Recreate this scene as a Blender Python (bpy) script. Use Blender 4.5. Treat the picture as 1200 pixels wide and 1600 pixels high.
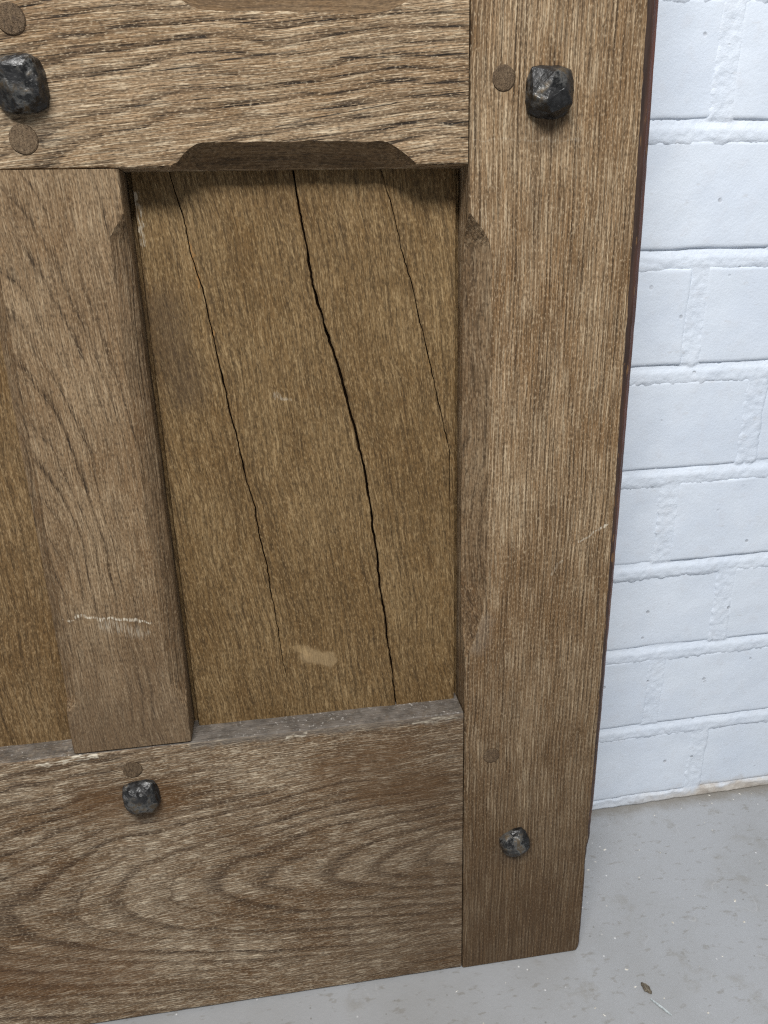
import bpy, bmesh, math, random
from mathutils import Vector, Matrix, noise
random.seed(7)
R = math.radians
scene = bpy.context.scene
for o in list(bpy.data.objects): bpy.data.objects.remove(o)

# ------------------------------------------------------------------ camera
PITCH, YAW, ROLL = 0.370781551, 0.160006541, -0.02129886
fw = Vector((math.sin(YAW)*math.cos(PITCH), math.cos(YAW)*math.cos(PITCH), -math.sin(PITCH)))
rt = Vector((math.cos(YAW), -math.sin(YAW), 0)); up = rt.cross(fw)
rt, up = rt*math.cos(ROLL)+up*math.sin(ROLL), up*math.cos(ROLL)-rt*math.sin(ROLL)
cam = bpy.data.cameras.new('camera'); camo = bpy.data.objects.new('camera', cam)
scene.collection.objects.link(camo)
M = Matrix((rt, up, -fw)).transposed().to_4x4(); M.translation = Vector((-0.103614, -0.471438, 0.477544))
camo.matrix_world = M
cam.sensor_fit = 'VERTICAL'; cam.sensor_height = 36.0; cam.sensor_width = 27.0
cam.lens = 1162.964/1600*36.0
cam.clip_start = 0.01; cam.clip_end = 60
scene.camera = camo

# ------------------------------------------------------------------ room light
w = bpy.data.worlds.new('World'); scene.world = w; w.use_nodes = True
bg = w.node_tree.nodes['Background']
bg.inputs['Color'].default_value = (0.93, 0.97, 1.0, 1); bg.inputs['Strength'].default_value = 0.26
def area(name, loc, target, size, sy, power, col):
    l = bpy.data.lights.new(name, 'AREA'); l.shape = 'RECTANGLE'; l.size = size; l.size_y = sy
    l.energy = power; l.color = col
    o = bpy.data.objects.new(name, l); scene.collection.objects.link(o)
    o.location = loc
    o.rotation_euler = (Vector(target)-Vector(loc)).to_track_quat('-Z', 'Y').to_euler()
    return o
area('ceiling_lamp', (-0.30, -1.22, 1.95), (0.0, -0.1, 0.35), 1.1, 0.40, 51, (1.0, 0.985, 0.96))
scene.view_settings.view_transform = 'Standard'; scene.view_settings.look = 'None'
scene.view_settings.gamma = 1.0; scene.view_settings.exposure = 0.0
scene.view_settings.use_curve_mapping = False
scene.render.engine = 'CYCLES'
cy = scene.cycles; cy.use_denoising = False; cy.max_bounces = 5; cy.diffuse_bounces = 3; cy.glossy_bounces = 2
cy.use_adaptive_sampling = True; cy.adaptive_threshold = .02; cy.filter_width = 1.25

# ------------------------------------------------------------------ helpers
def lin(r, g, b):
    f = lambda c: (c/255/12.92 if c/255 <= .04045 else ((c/255+.055)/1.055)**2.4)
    return (f(r), f(g), f(b), 1)
def nz(x, y=0.0, z=0.0): return noise.noise(Vector((x, y, z)))
def fbm(x, y=0.0, z=0.0, o=4): return noise.fractal(Vector((x, y, z)), 1.0, 2.0, o)
def sstep(a, b, x):
    t = max(0.0, min(1.0, (x-a)/(b-a))); return t*t*(3-2*t)

class NT:
    """small node-graph writer"""
    def __init__(s, name):
        s.m = bpy.data.materials.new(name); s.m.use_nodes = True
        s.t = s.m.node_tree; s.n = s.t.nodes; s.l = s.t.links
        s.b = s.n['Principled BSDF']
    def inp(s, sock, v):
        if hasattr(v, 'is_linked') or isinstance(v, bpy.types.NodeSocket): s.l.new(v, sock)
        else: sock.default_value = v
    def math(s, op, a, b=None, c=None, clamp=False):
        n = s.n.new('ShaderNodeMath'); n.operation = op; n.use_clamp = clamp
        for i, v in enumerate((a, b, c)):
            if v is not None: s.inp(n.inputs[i], v)
        return n.outputs[0]
    def add(s, a, b): return s.math('ADD', a, b)
    def sub(s, a, b): return s.math('SUBTRACT', a, b)
    def mul(s, a, b): return s.math('MULTIPLY', a, b)
    def sep(s, v):
        n = s.n.new('ShaderNodeSeparateXYZ'); s.l.new(v, n.inputs[0]); return n.outputs
    def comb(s, x, y, z):
        n = s.n.new('ShaderNodeCombineXYZ')
        for i, v in enumerate((x, y, z)): s.inp(n.inputs[i], v)
        return n.outputs[0]
    def noise(s, vec, scale=1.0, detail=2.0, rough=0.5, dist=0.0, col=False):
        n = s.n.new('ShaderNodeTexNoise'); s.l.new(vec, n.inputs['Vector'])
        n.inputs['Scale'].default_value = scale; n.inputs['Detail'].default_value = detail
        n.inputs['Roughness'].default_value = rough; n.inputs['Distortion'].default_value = dist
        return n.outputs['Color'] if col else n.outputs['Fac']
    def vor(s, vec, scale, feature='F1', rnd=1.0):
        n = s.n.new('ShaderNodeTexVoronoi'); n.feature = feature; s.l.new(vec, n.inputs['Vector'])
        n.inputs['Scale'].default_value = scale; n.inputs['Randomness'].default_value = rnd
        return n.outputs['Distance']
    def ss(s, v, a, b, lo=0.0, hi=1.0):
        n = s.n.new('ShaderNodeMapRange'); n.interpolation_type = 'SMOOTHSTEP'
        s.inp(n.inputs['Value'], v)
        n.inputs['From Min'].default_value = a; n.inputs['From Max'].default_value = b
        n.inputs['To Min'].default_value = lo; n.inputs['To Max'].default_value = hi
        return n.outputs['Result']
    def mix(s, f, a, b, mode='MIX'):
        n = s.n.new('ShaderNodeMix'); n.data_type = 'RGBA'; n.blend_type = mode
        s.inp(n.inputs[0], f); s.inp(n.inputs[6], a); s.inp(n.inputs[7], b)
        return n.outputs[2]
    def objco(s):
        return s.n.new('ShaderNodeTexCoord').outputs['Object']
    def pos(s):
        return s.n.new('ShaderNodeNewGeometry').outputs['Position']
    def seg(s, u, v, p, q, wd, soft=0.5):
        """mask of a streak from p to q (in u,v), wd wide"""
        dx, dy = q[0]-p[0], q[1]-p[1]; L2 = dx*dx+dy*dy
        a = s.sub(u, p[0]); b = s.sub(v, p[1])
        t = s.math('DIVIDE', s.add(s.mul(a, dx), s.mul(b, dy)), L2, clamp=True)
        ex = s.sub(a, s.mul(t, dx)); ey = s.sub(b, s.mul(t, dy))
        d = s.math('SQRT', s.add(s.mul(ex, ex), s.mul(ey, ey)))
        return s.ss(d, wd*(1-soft), wd*(1+soft), 1.0, 0.0)
    def bump(s, h, strength, dist, prev=None):
        n = s.n.new('ShaderNodeBump'); n.inputs['Strength'].default_value = strength
        n.inputs['Distance'].default_value = dist; s.l.new(h, n.inputs['Height'])
        if prev is not None: s.l.new(prev, n.inputs['Normal'])
        return n.outputs[0]
    def out(s, col, rough, normal=None, spec=0.5, metal=0.0):
        s.inp(s.b.inputs['Base Color'], col); s.inp(s.b.inputs['Roughness'], rough)
        s.inp(s.b.inputs['Specular IOR Level'], spec); s.inp(s.b.inputs['Metallic'], metal)
        if normal is not None: s.l.new(normal, s.b.inputs['Normal'])
        return s.m

# ------------------------------------------------------------------ oak
def oak(name, along, c_mid, c_dark, c_pore, c_fleck, ring, freq, ring_amt, pore_amt,
        fleck_amt, warm=0.3, seed=0.0, streaks=(), fs=1.0, c_warm=lin(112, 78, 40), dust=0.0,
        stains_shade=(), tilt=0.0, blotch=0.5, vl=1.0, wobble=.012, ew=.45, wave=1.6, base_p=.3, checks=(), rare=.34):
    """weathered oak: growth rings with a sharp early-wood edge, pores drawn along the grain,
    fine limed flecks, worn warm patches.  freq = rings per metre."""
    t = NT(name)
    co = t.objco()
    ox, oy, oz = t.sep(co)
    u, v = (ox, oz) if along == 'z' else (oz, ox)
    wv = oy
    wob = t.sub(t.noise(t.comb(t.mul(u, 12), t.mul(v, 9), seed), 1.0, 2.0), .5)
    ug = t.add(t.add(u, t.mul(v, tilt)), t.mul(wob, wobble))
    us = t.add(ug, t.mul(wv, .35))
    if ring[0] == 'straight':
        rho = t.add(ug, t.mul(wv, .6))
    else:
        _, u0, v0, k = ring
        a = t.sub(t.add(u, t.mul(wob, .03 if along == 'z' else .014)), u0); b = t.mul(t.sub(v, v0), k)
        rho = t.add(t.math('SQRT', t.add(t.mul(a, a), t.mul(b, b))), t.mul(wv, .5))
    rip = t.sub(t.noise(t.comb(t.mul(u, 80), t.mul(v, 22), seed+4), 1.0, 3.0, .55), .5)
    ph = t.add(t.mul(rho, freq), t.add(t.mul(rip, wave), t.mul(wob, wave*1.5)))
    fr = t.math('FRACT', ph); rid = t.math('FLOOR', ph)
    stren = t.ss(t.noise(t.comb(t.mul(rid, 3.37), t.mul(v, 5), seed+9), 1.0, 2.0, .6), rare, rare+.28, .06, 1.0)
    early = t.mul(t.math('MAXIMUM', t.ss(fr, .86, 1.0), t.ss(fr, .02, ew, 1.0, 0.0)), stren)
    fine = t.noise(t.comb(t.mul(us, 1500*fs), t.mul(v, 85*fs*vl), t.add(t.mul(wv, 900), seed+1)), 1.0, 2.0, .6)
    med = t.noise(t.comb(t.mul(us, 800*fs), t.mul(v, 30*fs*vl), t.add(t.mul(wv, 500), seed+2)), 1.0, 3.0, .7)
    lime = t.noise(t.comb(t.mul(us, 1550*fs), t.mul(v, 130*fs*vl), t.add(t.mul(wv, 700), seed+3)), 1.0, 2.0, .65)
    broad = t.noise(t.comb(t.mul(u, 34), t.mul(v, 13), seed+5), 1.0, 4.0, .65)
    patch = t.noise(t.comb(t.mul(u, 44), t.mul(v, 26), seed+6), 1.0, 4.0, .7)
    grit = t.noise(t.comb(t.mul(us, 1500), t.mul(v, 520), t.mul(wv, 900)), 1.0, 1.0)
    col = t.mix(t.ss(med, .30, .70), c_dark, c_mid)
    col = t.mix(t.mul(t.ss(broad, .35, .70), blotch), col, t.mix(.5, c_mid, c_fleck))
    col = t.mix(t.mul(t.ss(patch, .48, .70), warm), col, c_warm)
    lm = t.ss(lime, .51, .60)
    fl = t.mul(lm, t.ss(broad, .32, .62, .35, 1.0))
    col = t.mix(t.mul(t.mul(fl, fleck_amt), t.ss(early, 0, 1, 1.0, .3)), col, c_fleck)
    col = t.mix(t.mul(early, t.mul(t.ss(med, .65, .35, .45, 1.0), ring_amt)), col, t.mix(.5, c_dark, c_pore))
    pore = t.mul(t.ss(fine, .51, .59), t.add(t.mul(early, 1-base_p), base_p))
    col = t.mix(t.mul(pore, pore_amt), col, c_pore)
    col = t.mix(t.ss(grit, .50, .28, 0, .50), col, c_pore)
    col = t.mix(t.ss(grit, .56, .74, 0, .46), col, c_fleck)
    if stains_shade or streaks:
        wu = t.add(ox, t.mul(t.sub(t.noise(t.comb(t.mul(u, 220), t.mul(v, 220), seed), 1.0, 3.0), .5), .007))
        wv2 = t.add(oz, t.mul(t.sub(t.noise(t.comb(t.mul(u, 190), t.mul(v, 190), seed+8), 1.0, 3.0), .5), .007))
    for (p, q, wd, c, amt, soft) in stains_shade:  # stains, plus shade painted in where the wood darkens toward the foot
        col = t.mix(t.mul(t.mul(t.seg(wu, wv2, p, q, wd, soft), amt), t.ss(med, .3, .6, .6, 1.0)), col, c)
    for (p, q, wd, c, amt) in streaks:
        col = t.mix(t.mul(t.mul(t.seg(wu, wv2, p, q, wd, .6), t.ss(lime, .42, .58)), amt), col, c)
    for (p, q, wd) in checks:
        cu = t.add(ox, t.mul(rip, .004)); cv = t.add(oz, t.mul(rip, .004))
        col = t.mix(t.mul(t.seg(cu, cv, p, q, wd, .5), t.ss(med, .62, .45, .35, .95)), col, SOOT)
    if dust:
        g = t.n.new('ShaderNodeNewGeometry'); nzz = t.sep(g.outputs['Normal'])[2]
        dm = t.mul(t.ss(nzz, .45, .8), t.ss(t.noise(co, 240.0, 4.0, .7), .25, .6, .6, 1.0))
        dc = t.mix(t.mul(t.ss(t.noise(co, 420.0, 4.0, .75), .56, .66), t.ss(t.noise(co, 70.0, 2.0), .45, .6, .25, 1.0)), t.mix(t.ss(t.noise(co, 150.0, 3.0), .35, .65), lin(84, 79, 74), lin(112, 106, 100)), lin(192, 188, 182))
        col = t.mix(t.mul(dm, dust), col, dc)
    h = t.sub(t.mul(lm, .45), t.ss(fine, .48, .64))
    n1 = t.bump(t.sub(h, t.mul(t.ss(med, .5, .68), .6)), .6, .00045)
    return t.out(col, t.ss(patch, .3, .7, .62, .8), n1, spec=.30)

WHITE = lin(222, 212, 192); RAW = lin(172, 128, 76); STUD_HALO = lin(48, 38, 30); SOOT = lin(30, 26, 22)
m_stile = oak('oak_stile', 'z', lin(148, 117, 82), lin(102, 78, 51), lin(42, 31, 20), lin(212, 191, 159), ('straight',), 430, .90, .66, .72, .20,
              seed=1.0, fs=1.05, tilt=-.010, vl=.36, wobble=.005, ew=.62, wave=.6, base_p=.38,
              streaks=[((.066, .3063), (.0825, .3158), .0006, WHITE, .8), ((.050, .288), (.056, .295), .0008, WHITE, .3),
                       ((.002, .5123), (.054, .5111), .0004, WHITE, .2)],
              stains_shade=[((.012, .262), (.009, .246), .005, lin(142, 134, 124), .25, .8), ((.0, -.02), (.09, -.02), .20, lin(66, 49, 32), .85, .95),  # wide dark band: foot soiling and dimmer light painted into one tone
                      ((.0375, .524), (.0375, .519), .010, STUD_HALO, .55, .9), ((.0335, .098), (.0335, .094), .009, STUD_HALO, .5, .9)])
m_rail_up = oak('oak_upper_rail', 'x', lin(154, 125, 92), lin(112, 88, 61), lin(34, 25, 17), lin(216, 197, 167), ('arc', .475, .0, .28), 170, .95, 1.0, .75, .15,
                seed=12.0, fs=.95, tilt=-.10, vl=.55, wobble=.0045, ew=.62, wave=1.0, base_p=.16,
                checks=[((-.1619, .5380), (-.1231, .5410), .00028), ((-.1231, .5410), (-.0781, .5477), .00032), ((-.0589, .5446), (-.0009, .5472), .00025),
                        ((-.1487, .5258), (-.1162, .5292), .00022), ((-.0513, .5267), (-.0007, .5313), .00022), ((-.0892, .5172), (-.0338, .5274), .00022),
                        ((-.1912, .5120), (-.1640, .5153), .00026), ((-.0400, .5144), (-.0, .5195), .0002)],
                stains_shade=[((-.193, .525), (-.192, .520), .011, STUD_HALO, .5, .9)])
m_rail_low = oak('oak_bottom_rail', 'x', lin(120, 94, 66), lin(88, 66, 43), lin(44, 31, 21), lin(204, 188, 163), ('arc', .098, .04, .21), 150, .85, .70, .85, .50,
                 seed=23.0, fs=.95, tilt=-.06, dust=.9, c_warm=lin(100, 71, 41), vl=.75, ew=.5, wave=.9, base_p=.35,
                 streaks=[((-.242, .1985), (-.213, .2005), .0012, WHITE, .9), ((-.105, .199), (-.096, .1995), .001, WHITE, .8), ((-.03, .199), (-.005, .200), .0012, WHITE, .5)],
                 stains_shade=[((-.218, .168), (-.180, .166), .011, lin(98, 68, 36), .6, .9), ((-.085, .172), (-.04, .180), .010, lin(98, 68, 36), .55, .95), ((-.06, .152), (-.02, .152), .010, lin(98, 68, 36), .5, .95), ((-.30, .05), (-.22, .04), .02, lin(100, 68, 38), .4, .9), ((-.158, .2020), (-.002, .2005), .0030, lin(108, 102, 95), .7, .7), ((-.02, .02), (-.0, .14), .06, lin(78, 61, 43), .5, .95), ((-.1915, .160), (-.191, .157), .008, STUD_HALO, .5, .9)])
m_muntin = oak('oak_muntin', 'z', lin(136, 110, 80), lin(104, 82, 57), lin(40, 30, 21), lin(186, 164, 133), ('arc', -.232, .245, .27), 190, 1.0, .95, .55, .2,
               seed=31.0, fs=1.0, tilt=.07, vl=.6, ew=.34, wave=.8, base_p=.26, rare=.40,
               streaks=[((-.2095, .2874), (-.172, .280), .0008, WHITE, .9), ((-.196, .281), (-.178, .274), .003, WHITE, .3),
                        ((-.2176, .2856), (-.211, .2855), .0004, WHITE, .7)],
               stains_shade=[((-.22, .20), (-.16, .20), .06, lin(88, 72, 56), .5, .95)])
PANEL_KW = dict(fs=1.0, c_warm=lin(110, 81, 43), blotch=.36, vl=.95, ew=.7, wave=1.3, base_p=.45)
m_panel = oak('oak_panel', 'z', lin(122, 96, 60), lin(98, 75, 45), lin(48, 37, 23), lin(174, 149, 110), ('straight',), 260, .45, .5, .52, .35,
              seed=42.0, tilt=.11, **PANEL_KW,
              streaks=[((-.1553, .492), (-.1548, .470), .0010, WHITE, .6), ((-.098, .395), (-.090, .392), .0008, WHITE, .3)],
              stains_shade=[((-.090, .243), (-.078, .238), .0048, lin(170, 146, 110), .6, .35), ((-.0955, .2475), (-.090, .2435), .0022, lin(184, 156, 114), .4, .4), ((-.150, .44), (-.143, .40), .010, lin(66, 54, 44), .5, .9),
                      ((-.1335, .470), (-.1300, .450), .0006, RAW, .6, .4), ((-.1270, .431), (-.1255, .425), .0005, RAW, .5, .4)])
m_panel2 = oak('oak_panel_side', 'z', lin(122, 95, 60), lin(96, 73, 44), lin(48, 37, 23), lin(176, 150, 112), ('straight',), 260, .5, .5, .55, .25,
               seed=57.0, tilt=.02, **PANEL_KW)
m_peg = oak('oak_peg_end_grain', 'z', lin(108, 89, 68), lin(88, 71, 53), lin(52, 41, 31), lin(136, 118, 94), ('straight',), 700, .3, .4, .3, .1, seed=70.0, fs=1.1, vl=12)
m_chz = oak('oak_cut_chamfer', 'z', lin(122, 97, 69), lin(88, 68, 46), lin(42, 32, 22), lin(172, 151, 122), ('straight',), 400, .7, .6, .5, .3, seed=81.0, fs=.95, vl=.6)
m_chx = oak('oak_cut_chamfer_rail', 'x', lin(112, 89, 62), lin(86, 67, 45), lin(48, 37, 26), lin(146, 124, 97), ('straight',), 260, .3, .5, .3, .3, seed=83.0, fs=.95, vl=.6)

def plain(name, col, rough, spec=.3, c2=None, sc=300, bump=0.0):
    t = NT(name); c = col
    n = t.noise(t.objco(), sc, 4.0, .6)
    if c2: c = t.mix(t.ss(n, .35, .65), col, c2)
    return t.out(c, rough, t.bump(n, .5, bump) if bump else None, spec)
m_gap = plain('dark_peg_gap', lin(52, 40, 29), .95, .1)  # dark ring painted round each peg for its dirty, shaded gap
m_crack = plain('split_wood_inside', lin(38, 27, 18), .95, .1, lin(60, 42, 26), 900)

def stain_edge():
    t = NT('dark_red_stained_edge')
    x, y, z = t.sep(t.objco())
    n = t.noise(t.comb(t.mul(x, 300), t.mul(y, 300), t.mul(z, 26)), 1.0, 4.0, .65)
    n2 = t.noise(t.comb(t.mul(x, 500), t.mul(y, 500), t.mul(z, 90)), 1.0, 3.0, .6)
    red = t.mix(t.ss(n, .35, .65), lin(100, 54, 36), lin(68, 40, 29))
    gry = t.mix(t.ss(n, .35, .65), lin(66, 50, 42), lin(48, 36, 31))
    c = t.mix(t.ss(y, .0003, .0018), gry, red)
    c = t.mix(t.ss(n2, .6, .68), c, lin(112, 82, 52))
    return t.out(c, t.ss(n2, .3, .7, .38, .6), t.bump(n2, .5, .0005), .5)
m_edge = stain_edge()

def iron():
    t = NT('black_forged_iron')
    co = t.objco()
    a = t.noise(co, 95.0, 3.0, .55); b = t.noise(co, 240.0, 3.0, .6); c3 = t.noise(co, 900.0, 2.0, .6)
    c = t.mix(t.ss(b, .40, .62), lin(14, 14, 15), lin(34, 34, 35))
    worn = t.mul(t.ss(a, .46, .60), t.ss(b, .38, .50))
    c = t.mix(t.mul(worn, .85), c, t.mix(t.ss(b, .45, .62), lin(112, 112, 110), lin(100, 86, 66)))
    c = t.mix(t.mul(t.ss(c3, .64, .72), .15), c, lin(150, 146, 138))
    h = t.add(t.add(a, t.mul(b, .5)), t.mul(c3, .12))
    return t.out(c, t.ss(b, .35, .65, .32, .52), t.bump(h, .75, .0016), .6, t.mul(worn, .5))
m_iron = iron()

# ------------------------------------------------------------------ wall paint, mortar, floor
def paint(mortar=False):
    t = NT('white_painted_mortar' if mortar else 'white_painted_brick')
    p = t.pos(); x, y, z = t.sep(p)
    big = t.noise(p, 14.0, 4.0, .6); mid = t.noise(p, 90.0, 4.0, .6); fi = t.noise(p, 620.0, 3.0, .6)
    c = t.mix(t.ss(big, .35, .65), lin(214, 224, 238), lin(221, 230, 242))
    c = t.mix(t.mul(t.ss(mid, .5, .72), .30), c, lin(210, 214, 222))
    # small pits and grey flecks
    pit = t.mul(t.ss(t.vor(p, 75.0), .06, .15, 1.0, 0.0), t.ss(t.noise(p, 30.0, 2.0), .52, .6))
    c = t.mix(t.mul(pit, .55), c, lin(160, 162, 168))
    # scuffs
    sc = t.mul(t.ss(t.noise(t.comb(t.mul(x, 60), t.mul(y, 60), t.mul(z, 160)), 1.0, 4.0, .7), .62, .7), .35)
    c = t.mix(sc, c, lin(196, 197, 200))
    # bare cream mortar and floor grime along the foot of the wall
    foot = t.math('ADD', z, t.mul(t.sub(t.noise(p, 55.0, 4.0, .65), .5), .030))
    xm = t.ss(t.add(x, t.mul(t.sub(big, .5), .08)), .17, .26, .15, .8)
    c = t.mix(t.mul(t.ss(foot, .002, .016, 1.0, 0.0), xm), c, t.mix(t.ss(mid, .4, .6), lin(206, 196, 182), lin(184, 170, 152)))
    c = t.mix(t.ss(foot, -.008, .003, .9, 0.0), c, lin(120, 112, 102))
    h = t.add(t.mul(fi, .35), t.add(t.mul(mid, .8), t.mul(pit, -1.0)))
    n = t.bump(h, .55, .0016 if mortar else .0009)
    n = t.bump(t.noise(p, 1900.0, 2.0), .25, .0003, n)
    return t.out(c, .55, n, .35)
m_paint, m_mortar = paint(), paint(True)

def floor_mat():
    t = NT('grey_floor_paint'); p = t.pos(); x, y, z = t.sep(p)
    big = t.noise(p, 7.0, 5.0, .6); mid = t.noise(p, 42.0, 4.0, .65); fi = t.noise(p, 420.0, 3.0, .6)
    c = t.mix(t.ss(big, .35, .65), lin(150, 151, 152), lin(159, 161, 164))
    st = t.mul(t.ss(mid, .56, .70), t.ss(t.noise(p, 17.0, 2.0), .40, .56))
    c = t.mix(t.mul(st, .38), c, lin(128, 124, 115))
    sm = t.ss(t.noise(t.comb(t.mul(x, 95), t.mul(y, 200), 3.0), 1.0, 3.0, .6), .58, .70)
    c = t.mix(t.mul(sm, .40), c, lin(116, 110, 99))
    speck = t.mul(t.ss(t.vor(p, 120.0), .05, .11, 1.0, 0.0), t.ss(t.noise(p, 25.0, 2.0), .50, .56))
    c = t.mix(t.mul(speck, .55), c, lin(102, 98, 90))
    wsp = t.mul(t.ss(t.vor(t.comb(t.add(x, .37), y, z), 90.0), .03, .08, 1.0, 0.0), t.ss(t.noise(p, 19.0, 2.0), .5, .56))
    c = t.mix(t.mul(wsp, .8), c, lin(222, 222, 222))
    # long pale scratches
    scr = t.ss(t.math('ABSOLUTE', t.sub(t.noise(t.comb(t.mul(x, 14), t.mul(y, 9), 1.0), 1.0, 2.0), .5)), .0, .0035, 1.0, 0.0)
    c = t.mix(t.mul(t.mul(scr, t.ss(mid, .5, .65)), .2), c, lin(206, 206, 206))
    # dirt line where floor meets wall
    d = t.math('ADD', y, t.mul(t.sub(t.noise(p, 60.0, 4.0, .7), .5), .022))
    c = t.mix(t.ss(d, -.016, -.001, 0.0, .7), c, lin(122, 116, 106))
    h = t.add(t.mul(fi, .5), t.add(mid, t.mul(st, .3)))
    return t.out(c, t.ss(mid, .3, .7, .36, .55), t.bump(h, .35, .0009), .45)
m_floor = floor_mat()

# ------------------------------------------------------------------ object helpers
COL = scene.collection
def link(name, me, mats, parent=None, label=None, cat=None, group=None, kind=None):
    o = bpy.data.objects.new(name, me); COL.objects.link(o)
    if isinstance(mats, (list, tuple)): ms = mats
    else: ms = [mats]
    if me is not None and not me.materials:
        for m in ms: me.materials.append(m)
    if parent: o.parent = parent
    for k, v in (('label', label), ('category', cat), ('group', group), ('kind', kind)):
        if v: o[k] = v
    return o
def mesh(name, verts, faces, mi=None, smooth=False):
    me = bpy.data.meshes.new(name); me.from_pydata(verts, [], faces)
    if mi: me.polygons.foreach_set('material_index', mi)
    if smooth: me.polygons.foreach_set('use_smooth', [True]*len(faces))
    me.update(); return me

# ------------------------------------------------------------------ floor
fx = [-2.5, -1.2, -.5, -.2, 0, .2, .4, .7, 1.4, 2.6]; fy = [-3.0, -1.4, -.6, -.3, -.15, 0, .12]
fv = [(x, y, 0) for y in fy for x in fx]
ff = [(j*len(fx)+i, j*len(fx)+i+1, (j+1)*len(fx)+i+1, (j+1)*len(fx)+i) for j in range(len(fy)-1) for i in range(len(fx)-1)]
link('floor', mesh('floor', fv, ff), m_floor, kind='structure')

# ------------------------------------------------------------------ brick wall
JT = 0.011                                   # joint thickness
PITCHZ = 0.0747
Z_TOPBED = 0.532                             # underside of the course above the highest bed in view
WX0, WX1, WZ1 = -0.75, 0.85, 1.92
courses = []                                 # (z0, z1, [(x0,x1),...])
n0 = -8
for k in range(n0, 20):
    zb = Z_TOPBED + k*PITCHZ; zt = zb + PITCHZ - JT
    if zt > WZ1: break
    if zt < .012: continue
    jx = random.uniform(-.002, .002)
    if k % 2 == 0: pit, off = .2250, .187    # stretchers
    else: pit, off = .1125, .2415            # headers
    if k == -6: off = .194
    xs = []; i = math.floor((WX0-off)/pit)
    while off+i*pit < WX1:
        xs.append((off+i*pit+JT/2+jx, off+(i+1)*pit-JT/2+jx)); i += 1
    xs = [(max(a, WX0), min(b, WX1)) for a, b in xs if b > WX0+.02 and a < WX1-.02]
    courses.append((max(zb, .001), zt, xs))

def joint_height(x, z):
    """relief of the mortar sheet, metres proud of the brick faces"""
    dbest = None
    n1 = fbm(x*60, z*60, 1.0, 4); n2 = fbm(x*230, z*230, 5.0, 4); n3 = nz(x*25, z*25, 9.0)
    wob = .0007*n1+.0004*n2
    for (zb, zt, xs) in courses:
        if zb-.0002 <= z+wob < zt+JT:
            zz = z+wob
            if zz > zt:                                       # in the bed joint above this course
                f = (zz-zt)/JT                                # 0 just above the lower brick, 1 under the upper
                base = .0007 - .0014*sstep(.45, .95, f)
                return base + .0005*n1 + .0004*n2
            dx = 1
            for a, b in xs:
                if a < x+wob*1.4 < b: dx = min(x+wob*1.4-a, b-x-wob*1.4)*-1; break
                dx = min(dx, abs(x-a), abs(x-b))
            if dx < 0:                                        # over a brick
                d = -dx; spill = .0032+.0016*n3+.0008*n2
                low = zz-zb; hi = zt-zz
                e = min(d, hi)
                if low < .0045 and e > spill: return -.0012-.0003*n1
                return max(-.012, .0005+.0004*n2 - .0012*(e/spill)**2)
                return -.012
            return .0003 + .0005*n1 + .0004*n2               # rough perpend, filled nearly flush
    return .0006+.0012*n1
def axis(lo, hi, f0, f1, fine, coarse):
    out = []; x = lo
    while x < hi:
        out.append(x); x += fine if f0 <= x < f1 else coarse
    out.append(hi); return out
ax = axis(WX0, WX1, .10, .34, .0013, .011); az = axis(.0, WZ1, .0, .62, .0013, .0055)
wv_ = [(x, -joint_height(x, z), z) for z in az for x in ax]
nx = len(ax)
wf = [(j*nx+i, j*nx+i+1, (j+1)*nx+i+1, (j+1)*nx+i) for j in range(len(az)-1) for i in range(nx-1)]
b0 = len(wv_); D = .10
wv_ += [(WX0, D, 0), (WX1, D, 0), (WX1, D, WZ1), (WX0, D, WZ1)]
def idx(i, j): return j*nx+i
L = len(az)-1
wf += [[b0+3, b0]+[idx(0, j) for j in range(0, L+1)], [b0+1, b0+2]+[idx(nx-1, j) for j in range(L, -1, -1)],
       [b0+2, b0+3]+[idx(i, L) for i in range(nx)], [b0, b0+1]+[idx(i, 0) for i in range(nx-1, -1, -1)], [b0+1, b0, b0+3, b0+2]]
wall = link('brick_wall', mesh('brick_wall', wv_, wf, smooth=True), m_mortar,
            label='white painted brick wall behind the leaning oak door', cat='wall')
def brick_mesh(L_, H_, seed):
    nxb, nzb = max(10, int(L_/.007)), 11
    def prof(n, l):
        e = [0, .0005, .0014, .003]
        inner = [.003+(l-.006)*i/(n) for i in range(1, n)]
        return e+inner+[l-.003, l-.0014, l-.0005, l]
    px, pz = prof(nxb, L_), prof(nzb, H_)
    vs = []
    for z in pz:
        for x in px:
            d = min(x, L_-x); e = min(z, H_-z)
            r = .0020
            y = 0
            for q in (d, e):
                if q < r: y += r-math.sqrt(max(0, r*r-(r-q)**2))
            wob = .0006*nz(x*40, z*40, seed)+.0004*nz(x*120, z*120, seed+3)
            ex = .0007*nz(z*70, x*8, seed+7); ez = .0009*nz(x*45, z*8, seed+11)
            vs.append((x-L_/2+ex*(1 if d < .004 else 0), min(y, .0045)+wob, z-H_/2+ez*(1 if e < .004 else 0)))
    n = len(px); m = len(pz)
    fs = [(j*n+i, j*n+i+1, (j+1)*n+i+1, (j+1)*n+i) for j in range(m-1) for i in range(n-1)]
    b = len(vs)
    ring = [i for i in range(n)]+[j*n+n-1 for j in range(1, m)]+[(m-1)*n+i for i in range(n-2, -1, -1)]+[j*n for j in range(m-2, 0, -1)]
    for i in ring: vs.append((vs[i][0], .045, vs[i][2]))
    for q in range(len(ring)):
        q2 = (q+1) % len(ring); fs.append((ring[q2], ring[q], b+q, b+q2))
    return mesh('brick', vs, fs, smooth=True)
HB = PITCHZ-JT
cache = {}
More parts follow.
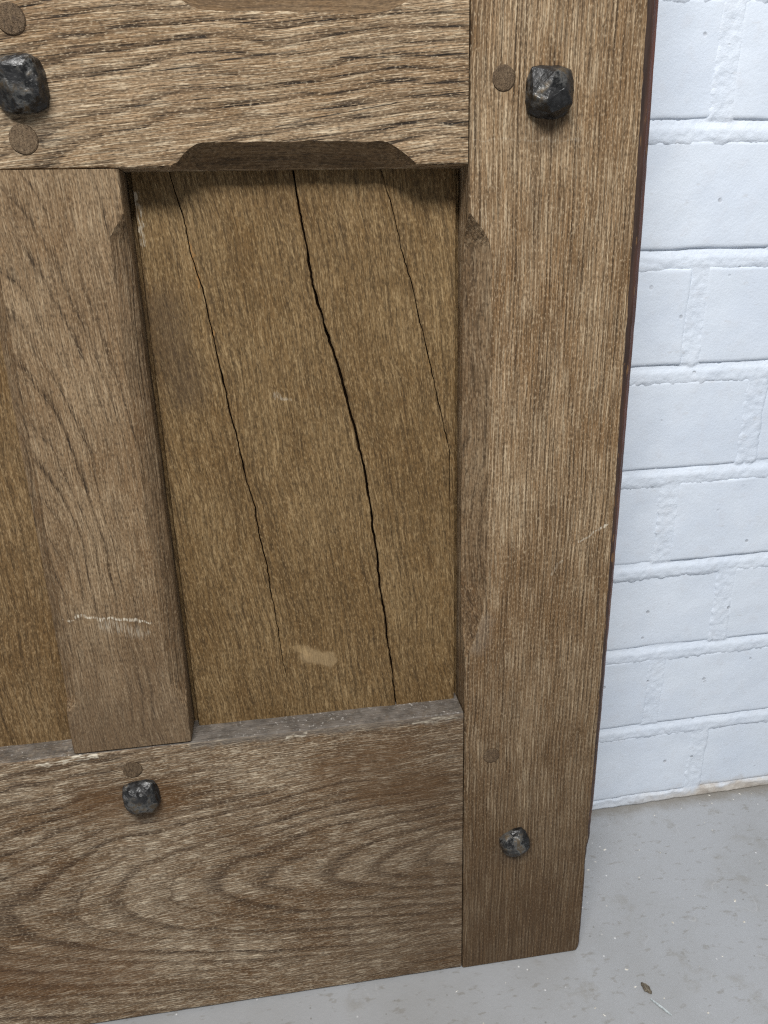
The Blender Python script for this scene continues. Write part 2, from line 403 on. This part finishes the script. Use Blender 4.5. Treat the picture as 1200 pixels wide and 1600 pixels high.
for ci, (zb, zt, xs) in enumerate(courses):
    for a, b in xs:
        Lb, Hb = b-a, zt-zb
        kk = (round(Lb, 3), round(Hb, 3), random.randrange(5))
        if kk not in cache: cache[kk] = brick_mesh(Lb, Hb, random.uniform(0, 90))
        o = link('brick', cache[kk], m_paint, wall)
        o.location = ((a+b)/2, random.uniform(-.0006, .0006), (zb+zt)/2)
        o.rotation_euler = (random.uniform(-.004, .004), random.uniform(-.004, .004), random.uniform(-.004, .004))

# ------------------------------------------------------------------ the door
LEAN, DYAW = 0.0472563, -0.0193824
door = bpy.data.objects.new('panelled_door', None); COL.objects.link(door)
e1 = Vector((math.cos(DYAW), math.sin(DYAW), 0))
e3 = Vector((-math.sin(DYAW)*math.sin(LEAN), math.cos(DYAW)*math.sin(LEAN), math.cos(LEAN)))
e2 = e3.cross(e1)
DM = Matrix((e1, e2, e3)).transposed().to_4x4(); DM.translation = Vector((0, -.122154, .0014))
door.matrix_world = DM; door.empty_display_size = .1
door['label'] = 'weathered oak panelled door with black iron studs leaning on the white brick wall'
door['category'] = 'door'; door['kind'] = 'thing'; wall['kind'] = 'thing'
THK = .038; PD = .016; H = 1.772

def run(s, ramp):
    """piecewise smooth value: ramp = [(s, value), ...] ascending"""
    if s <= ramp[0][0]: return ramp[0][1]
    for (a, va), (b, vb) in zip(ramp, ramp[1:]):
        if s <= b: return va+(vb-va)*(s-a)/(b-a)
    return ramp[-1][1]
def member(name, along, s0, s1, lo, hi, clo, chi, mat, seed, front=0.0, step=.004, dhi=None, mats=None, label=None, end_round=0.0):
    """a length of oak: edges lo/hi and chamfer widths clo/chi vary along it"""
    st = [s0]
    while st[-1] < s1-step: st.append(st[-1]+step)
    st.append(s1)
    vs = []; fs = []; mi = []; K = None
    for s in st:
        j1, j2 = .00018*nz(s*160, seed)+.00022*nz(s*45, seed+5), .00018*nz(s*160, seed+2)+.00022*nz(s*45, seed+7)
        a, b = lo(s)+j1, hi(s)+j2
        ca, cb = clo(s), chi(s)
        ca = max(ca*(1+.06*nz(s*90, seed+3)), .0009+.0004*nz(s*120, seed+1)); cb = max(cb*(1+.06*nz(s*90, seed+4)), .0009+.0004*nz(s*120, seed+9))
        da = ca*.95 if ca > .0016 else ca
        db = dhi(s) if dhi else (cb*.95 if cb > .0016 else cb)
        pts = [(a, THK), (a, .014), (a, max(da, .0009)), (a+ca*.45, da*.5+(-.00015 if ca < .002 else .0004)), (a+ca, front+.00012),
               (a+ca+.0012, front)]
        for q in (.25, .5, .75): pts.append((a+ca+(b-cb-a-ca)*q, front+.0002*nz(s*14, q*9, seed)))
        pts += [(b-cb-.0012, front), (b-cb, front+.00012), (b-cb*.45, db*(.30 if mats else .42)), (b, max(db, .0009)), (b, max(.015, db+.003)), (b, THK)]
        K = len(pts)
        for (e, y) in pts: vs.append((e, y, s) if along == 'z' else (s, y, e))
    sm = [(clo(s) > .0018, chi(s) > .0018) for s in st]
    def face_slot(k, i):
        if mats and k in (10, 11, 12, 13): return 2
        if k in (2, 3) and (sm[i][0] or sm[i+1][0]): return 1
        if k in (10, 11) and (sm[i][1] or sm[i+1][1]): return 1
        return 0
    for i in range(len(st)-1):
        for k in range(K):
            k2 = (k+1) % K
            q = (i*K+k, i*K+k2, (i+1)*K+k2, (i+1)*K+k)
            fs.append(q if along == 'z' else q[::-1]); mi.append(face_slot(k, i))
    c0 = list(range(K)); c1 = [(len(st)-1)*K+k for k in range(K)]
    fs += [c0[::-1] if along == 'z' else c0, c1 if along == 'z' else c1[::-1]]; mi += [0, 0]
    return link(name, mesh(name, vs, fs, mi), [mat, m_chz if along == 'z' else m_chx]+(mats or []), door, label=label)
C = lambda v: (lambda s: v)
def stops(z0, z1, wd, l0, l1, inv=False):
    """stopped chamfer: scooped stop at one end, long run-out at the other"""
    def f(s):
        if s <= z0 or s >= z1: return 0.0
        t0, t1 = (s-z0)/l0, (z1-s)/l1
        g = lambda t: math.sin(min(1, max(0, t))*math.pi/2)**.85
        return wd*min(g(t0), g(t1))
    return f
BR = .2032; UR0, UR1 = .5016, .5725; XM0, XM1 = -.2235, -.1592; G = .0004
tiers = [(BR, UR0)]; z = UR1
while len(tiers) < 4: tiers.append((z, z+.298)); z += .298+.071
XL = XM0-.1592                              # inner edge of the far stile
# right stile
ins = [stops(a+.036, b-.022, .0118, .045, .020) for a, b in tiers]
def stile_in(s): return max(f(s) for f in ins)
out_hi = [(0, .0826), (.002, .0836), (.005, .0844), (.05, .0846), (.087, .0848), (.098, .0862), (.128, .0872), (.217, .0885), (.30, .0897), (.46, .0906), (.57, .0898), (1.8, .0898)]
out_c = [(0, .0010), (.08, .0010), (.10, .0020), (.128, .0028), (.24, .0038), (.38, .0055), (.46, .0062), (.57, .0068), (1.8, .0068)]
def r_hi(s):
    chip = 0
    if s < .12: chip = .0006*abs(nz(s*120, 3.3))+.0009*max(0, nz(s*60, 7.1))
    return run(s, out_hi)-chip
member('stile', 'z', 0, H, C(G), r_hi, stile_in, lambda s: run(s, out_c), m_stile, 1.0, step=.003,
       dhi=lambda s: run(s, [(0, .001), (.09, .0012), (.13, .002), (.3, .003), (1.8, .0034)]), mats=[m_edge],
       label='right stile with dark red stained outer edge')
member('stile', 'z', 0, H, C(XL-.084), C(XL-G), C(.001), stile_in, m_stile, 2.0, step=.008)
# bottom rail
member('rail', 'x', XL+G, -G, C(0.0), lambda s: BR-.0006-.0012*max(0, nz(s*40, 2))+(.0016 if s < XM0 else 0)*0, C(.0015), C(.0012), m_rail_low, 3.0,
       label='bottom rail with dusty top edge')
# middle and top rails
for i, (a, b) in enumerate(tiers):
    top = H if i == 3 else b+.071
    low = [stops(x0+.0245, x1-.0255, .0100, .014, .018) for x0, x1 in ((XM1, 0), (XL, XM0))]
    up_ = [stops(x0+.028, x1-.022, .0105, .016, .020) for x0, x1 in ((XM1, 0), (XL, XM0))]
    member('rail', 'x', XL+G, -G, C(b), C(top), lambda s, L=low: max(f(s) for f in L), (lambda s: 0.0) if i == 3 else (lambda s, L=up_: max(f(s) for f in L)),
           m_rail_up, 4.0+i, step=.003 if i == 0 else .008)
    # muntin between the two panels
    mr = stops(a+.022, b-.020, .0078, .020, .013); ml = stops(a+.026, b-.025, .0070, .010, .016)
    member('muntin', 'z', a+G, b-G, C(XM0), C(XM1), ml, mr, m_muntin, 14.0+i, step=.003 if i == 0 else .008)

# ---- panels; the right-hand one in view has three splits
def panel(name, x0, x1, z0, z1, cracks, mat, seed, rows, label=None):
    """recessed board; each crack = ([(x,z)...] top to bottom, half width fn)"""
    vs = []; fs = []; mi = []
    zs = [z0-.009+(z1-z0+.018)*i/rows for i in range(rows+1)]
    def cx(poly, zz):
        pl = sorted((p[1], p[0]) for p in poly)
        if zz <= pl[0][0]:
            sl = (pl[1][1]-pl[0][1])/(pl[1][0]-pl[0][0]); return pl[0][1]+sl*(zz-pl[0][0])
        if zz >= pl[-1][0]:
            sl = (pl[-1][1]-pl[-2][1])/(pl[-1][0]-pl[-2][0]); return pl[-1][1]+sl*(zz-pl[-1][0])
        return run(zz, pl)
    K = None; tags = None
    for zz in zs:
        row = [(x0-.009, PD+.006), (x0+.0016, PD+.006), (x0+.0028+.0004*nz(zz*60, seed), PD+.0004), (x0+.0045, PD)]
        tg = [0, 0, 0, 0]
        xp = x0+.0045
        for ci, (poly, wfun) in enumerate(cracks):
            jag = .0009*nz(zz*55, ci*7, seed)+.0005*nz(zz*190, ci*9, seed)+.0003*nz(zz*500, ci*5, seed)
            x = min(cx(poly, zz)+jag, x1-.0065+.0006*ci)
            hw = max(0.0, wfun(zz))*(1+.6*nz(zz*110, ci*3, seed+2))
            hw = max(hw, .000015)
            dep = min(.007, hw*9)
            st_ = .00022*(1 if ci % 2 else -1)
            for q in (.33, .66): row.append((xp+(x-hw-xp)*q, PD+.0002*nz(zz*20, xp*30+q, seed))); tg.append(0)
            row += [(x-hw-.0006, PD), (x-hw, PD+min(.0004, hw)), (x-hw*.6, PD+dep), (x+hw*.6, PD+dep), (x+hw, PD+min(.0004, hw)+st_*.3), (x+hw+.0006, PD)]
            tg += [0, 0, 1, 1, 1, 0]
            xp = x+hw+.0006
        for q in (.33, .66): row.append((xp+(x1-.0045-xp)*q, PD+.0002*nz(zz*20, xp*30+q, seed))); tg.append(0)
        row += [(x1-.0045, PD), (x1-.0024+.0003*nz(zz*60, seed+4), PD+.0004), (x1-.0014, PD+.006), (x1+.009, PD+.006)]
        tg += [0, 0, 0, 0]
        K = len(row); tags = tg
        for (x, y) in row: vs.append((x, y, zz))
    for i in range(rows):
        for k in range(K-1):
            fs.append((i*K+k, i*K+k+1, (i+1)*K+k+1, (i+1)*K+k)); mi.append(tags[k+1] if tags[k+1] and (tags[k] or tags[k+1]) else 0)
    b = len(vs)
    yb = PD+.013
    vs += [(x0-.009, yb, zs[0]), (x1+.009, yb, zs[0]), (x1+.009, yb, zs[-1]), (x0-.009, yb, zs[-1])]
    fs.append((b+1, b, b+3, b+2)); mi.append(0)
    fs += [[b, b+1]+[k for k in range(K-1, -1, -1)], [b+2, b+3]+[rows*K+k for k in range(K)]]; mi += [0, 0]
    fs += [[b+3, b]+[i*K for i in range(rows+1)], [b+1, b+2]+[i*K+K-1 for i in range(rows, -1, -1)]]; mi += [0, 0]
    return link(name, mesh(name, vs, fs, mi), [mat, m_crack], door, label=label)
mm = lambda L: [(a/1000, b/1000) for a, b in L]
c1 = mm([(-82.1, 500.4), (-78.6, 479.0), (-76.7, 458.2), (-70.3, 428.6), (-64.1, 407.2), (-59.0, 383.4), (-52.6, 351.3), (-49.0, 321.3), (-46.7, 290.0), (-44.4, 265.4), (-41.3, 235.5), (-38.8, 206.6)])
c2 = mm([(-138.4, 499.7), (-135.0, 480.1), (-132.7, 465.6), (-128.7, 444.7), (-126.2, 422.9), (-122.9, 400.2), (-119.5, 373.2), (-113.4, 333.8), (-109.9, 303.5), (-106.9, 271.7), (-105.0, 246.8), (-103.6, 229.6)])
c3 = mm([(-38.6, 499.9), (-34.6, 484.0), (-27.7, 456.8), (-19.8, 425.0), (-11.5, 387.7), (-4.4, 355.3), (0.1, 325.2)])
w1 = lambda z: run(z, [(.20, .00035), (.24, .0005), (.30, .0006), (.40, .00072), (.46, .0006), (.52, .0004)])
w2 = lambda z: run(z, [(.215, .0), (.235, .00018), (.30, .00034), (.40, .00040), (.48, .00028), (.52, .0002)])
w3 = lambda z: run(z, [(.325, .0), (.34, .00020), (.42, .00030), (.47, .00024), (.52, .00014)])
for i, (a, b) in enumerate(tiers):
    if i == 0:
        panel('panel', XM1, 0, a, b, [(c2, w2), (c1, w1), (c3, w3)], m_panel, 3.0, 170, label='oak panel split by three long cracks')
        panel('panel', XL, XM0, a, b, [], m_panel2, 8.0, 40)
    else:
        panel('panel', XM1, 0, a, b, [], m_panel, 3.0+i, 20); panel('panel', XL, XM0, a, b, [], m_panel2, 8.0+i, 20)

# ---- pegs
def peg(x, z, r, seed, proud=.0001):
    n = 40; vs = []; fs = []; mi = []
    rad = lambda k: r*(1+.035*nz(math.cos(k/n*6.283)*1.4, math.sin(k/n*6.283)*1.4, seed))
    rings = [(1.0, -.00010, 0), (.965, -.00012, 1), (.96, -.0003-proud, 0), (.86, -.0004-proud, 0), (.45, -.00045-proud, 0)]
    for f, y, _ in rings:
        for k in range(n):
            a = k/n*2*math.pi; q = rad(k)*f; off = .00028 if f > .963 else 0.0; vs.append((x+off+q*math.cos(a), y, z-off+q*math.sin(a)))
    for i in range(len(rings)-1):
        for k in range(n):
            k2 = (k+1) % n; fs.append((i*n+k, i*n+k2, (i+1)*n+k2, (i+1)*n+k)); mi.append(1 if i == 0 else 0)
    vs.append((x, -.00045-proud, z)); c = len(vs)-1
    for k in range(n): fs.append(((len(rings)-1)*n+k, (len(rings)-1)*n+(k+1) % n, c)); mi.append(0)
    return link('peg', mesh('peg', vs, fs, mi), [m_peg, m_gap], door)
PEGS = [(-.1943, .5581, .0059), (-.1970, .5133, .0060), (.0158, .5374, .0055), (-.1938, .1892, .0054), (.0172, .170, .0052)]
for i, (x, z, r) in enumerate(PEGS): peg(x, z, r, i*5.1)
# ---- forged studs
def stud(x, z, half, hgt, seed, rot=0.0):
    """hand-forged head: hammered facets over a rounded square base"""
    rnd = random.Random(seed); bm = bmesh.new()
    def put(rad, a, y, sq=.30):
        m = rad*(1+sq*abs(math.sin(2*a))**1.5)
        a += rot
        bm.verts.new((x+m*math.cos(a), y, z+m*math.sin(a)))
    for k in range(16):
        a = k*math.pi/8
        put(half*rnd.uniform(.98, 1.02), a, .002); put(half*rnd.uniform(.97, 1.03), a, -hgt*rnd.uniform(.10, .30))
    for k in range(9):
        put(half*rnd.uniform(.74, .97), k*math.pi*2/9+rnd.uniform(-.25, .25), -hgt*rnd.uniform(.50, .80), .26)
    for k in range(6):
        put(half*rnd.uniform(.35, .68), k*math.pi/3+rnd.uniform(-.4, .4), -hgt*rnd.uniform(.82, 1.0), .1)
    r = bmesh.ops.convex_hull(bm, input=bm.verts)
    bmesh.ops.delete(bm, geom=list({v for v in r['geom_interior'] if isinstance(v, bmesh.types.BMVert)}), context='VERTS')
    bmesh.ops.dissolve_limit(bm, angle_limit=R(7), verts=bm.verts, edges=bm.edges)
    bmesh.ops.bevel(bm, geom=list(bm.edges), offset=half*.045, segments=2, affect='EDGES', profile=.6)
    bmesh.ops.triangulate(bm, faces=bm.faces)
    bmesh.ops.subdivide_edges(bm, edges=[e for e in bm.edges if e.calc_length() > half*.22], cuts=2, use_grid_fill=True)
    bmesh.ops.triangulate(bm, faces=bm.faces)
    bm.normal_update()
    for v in bm.verts:
        if v.co.y < 0:
            d = nz(v.co.x*300, v.co.y*300, v.co.z*300+seed)*.0004+nz(v.co.x*800, v.co.y*800, v.co.z*800+seed)*.00018
            v.co += v.normal*d
    me = bpy.data.meshes.new('iron_stud'); bm.to_mesh(me); bm.free()
    return link('iron_stud', me, m_iron, door)
stud(-.1942, .5338, .0099, .0098, 3, R(4))
stud(.0375, .5315, .0100, .0105, 5, R(-3))
stud(-.1907, .1712, .0092, .0095, 9, R(6))
stud(.0342, .1020, .0086, .0085, 14, R(24))

# ------------------------------------------------------------------ bits on the floor
def flake(name, x, y, ang, ln, wd, th, seed, mat, label, cat):
    rnd = random.Random(seed); n = 9; vs = []; fs = []
    for i in range(n):
        t = i/(n-1); ww = wd*(.25+math.sin(t*math.pi)**.6)*(1+rnd.uniform(-.2, .2)); c = rnd.uniform(-.1, .1)*wd
        lift = th*.4*math.sin(t*3.0)
        for (a, zz) in ((-.5, 0), (-.3, 1), (.3, 1), (.5, 0)):
            px, py = (t-.5)*ln, c+a*ww
            vs.append((px*math.cos(ang)-py*math.sin(ang), px*math.sin(ang)+py*math.cos(ang), .0003+lift+zz*th))
    for i in range(n-1):
        for k in range(4):
            k2 = (k+1) % 4; fs.append((i*4+k, (i+1)*4+k, (i+1)*4+k2, i*4+k2))
    fs += [(0, 1, 2, 3), tuple((n-1)*4+k for k in (3, 2, 1, 0))]
    o = link(name, mesh(name, vs, fs), mat, None, label, cat); o.location = (x, y, 0); return o
m_chip = plain('dark_wood_chip', lin(74, 66, 56), .7, .3, lin(120, 112, 98), 900, .0004)
m_sliver = plain('pale_splinter', lin(196, 204, 206), .6, .4, lin(160, 168, 170), 900, .0003)
m_crumb = plain('white_paint_crumbs', lin(226, 224, 218), .7, .3, lin(190, 184, 172), 700)
flake('wood_chip', .1165, -.158, R(108), .0085, .0036, .0012, 4, m_chip, 'small dark wood chip on the floor right of the door', 'wood chip')
flake('splinter', .1195, -.1715, R(-58), .0150, .0011, .0008, 6, m_sliver, 'thin pale splinter on the grey floor beside the dark chip', 'splinter')
# crumbs of paint and mortar scattered on the floor
rnd = random.Random(21); vs = []; fs = []
for i in range(150):
    x, y = rnd.uniform(-.12, .34), rnd.uniform(-.26, -.006)
    if rnd.random() < .22: y = rnd.uniform(-.016, -.002)
    if x < .085 and y > -.135: continue
    r = rnd.choice((.0003, .0004, .0005, .0006, .0006, .0009)); b = len(vs)
    a0 = rnd.uniform(0, 6)
    el = rnd.uniform(1, 2.4)
    for k in range(5):
        a = k/5*2*math.pi; q = r*rnd.uniform(.6, 1.2); px, py = q*math.cos(a)*el, q*math.sin(a)
        vs.append((x+px*math.cos(a0)-py*math.sin(a0), y+px*math.sin(a0)+py*math.cos(a0), 0))
    vs.append((x, y, r*rnd.uniform(.5, 1.0)))
    for k in range(5): fs.append((b+k, b+(k+1) % 5, b+5))
link('crumbs', mesh('crumbs', vs, fs), m_crumb, None, 'tiny white crumbs of paint scattered over the grey floor', 'crumbs', kind='stuff')
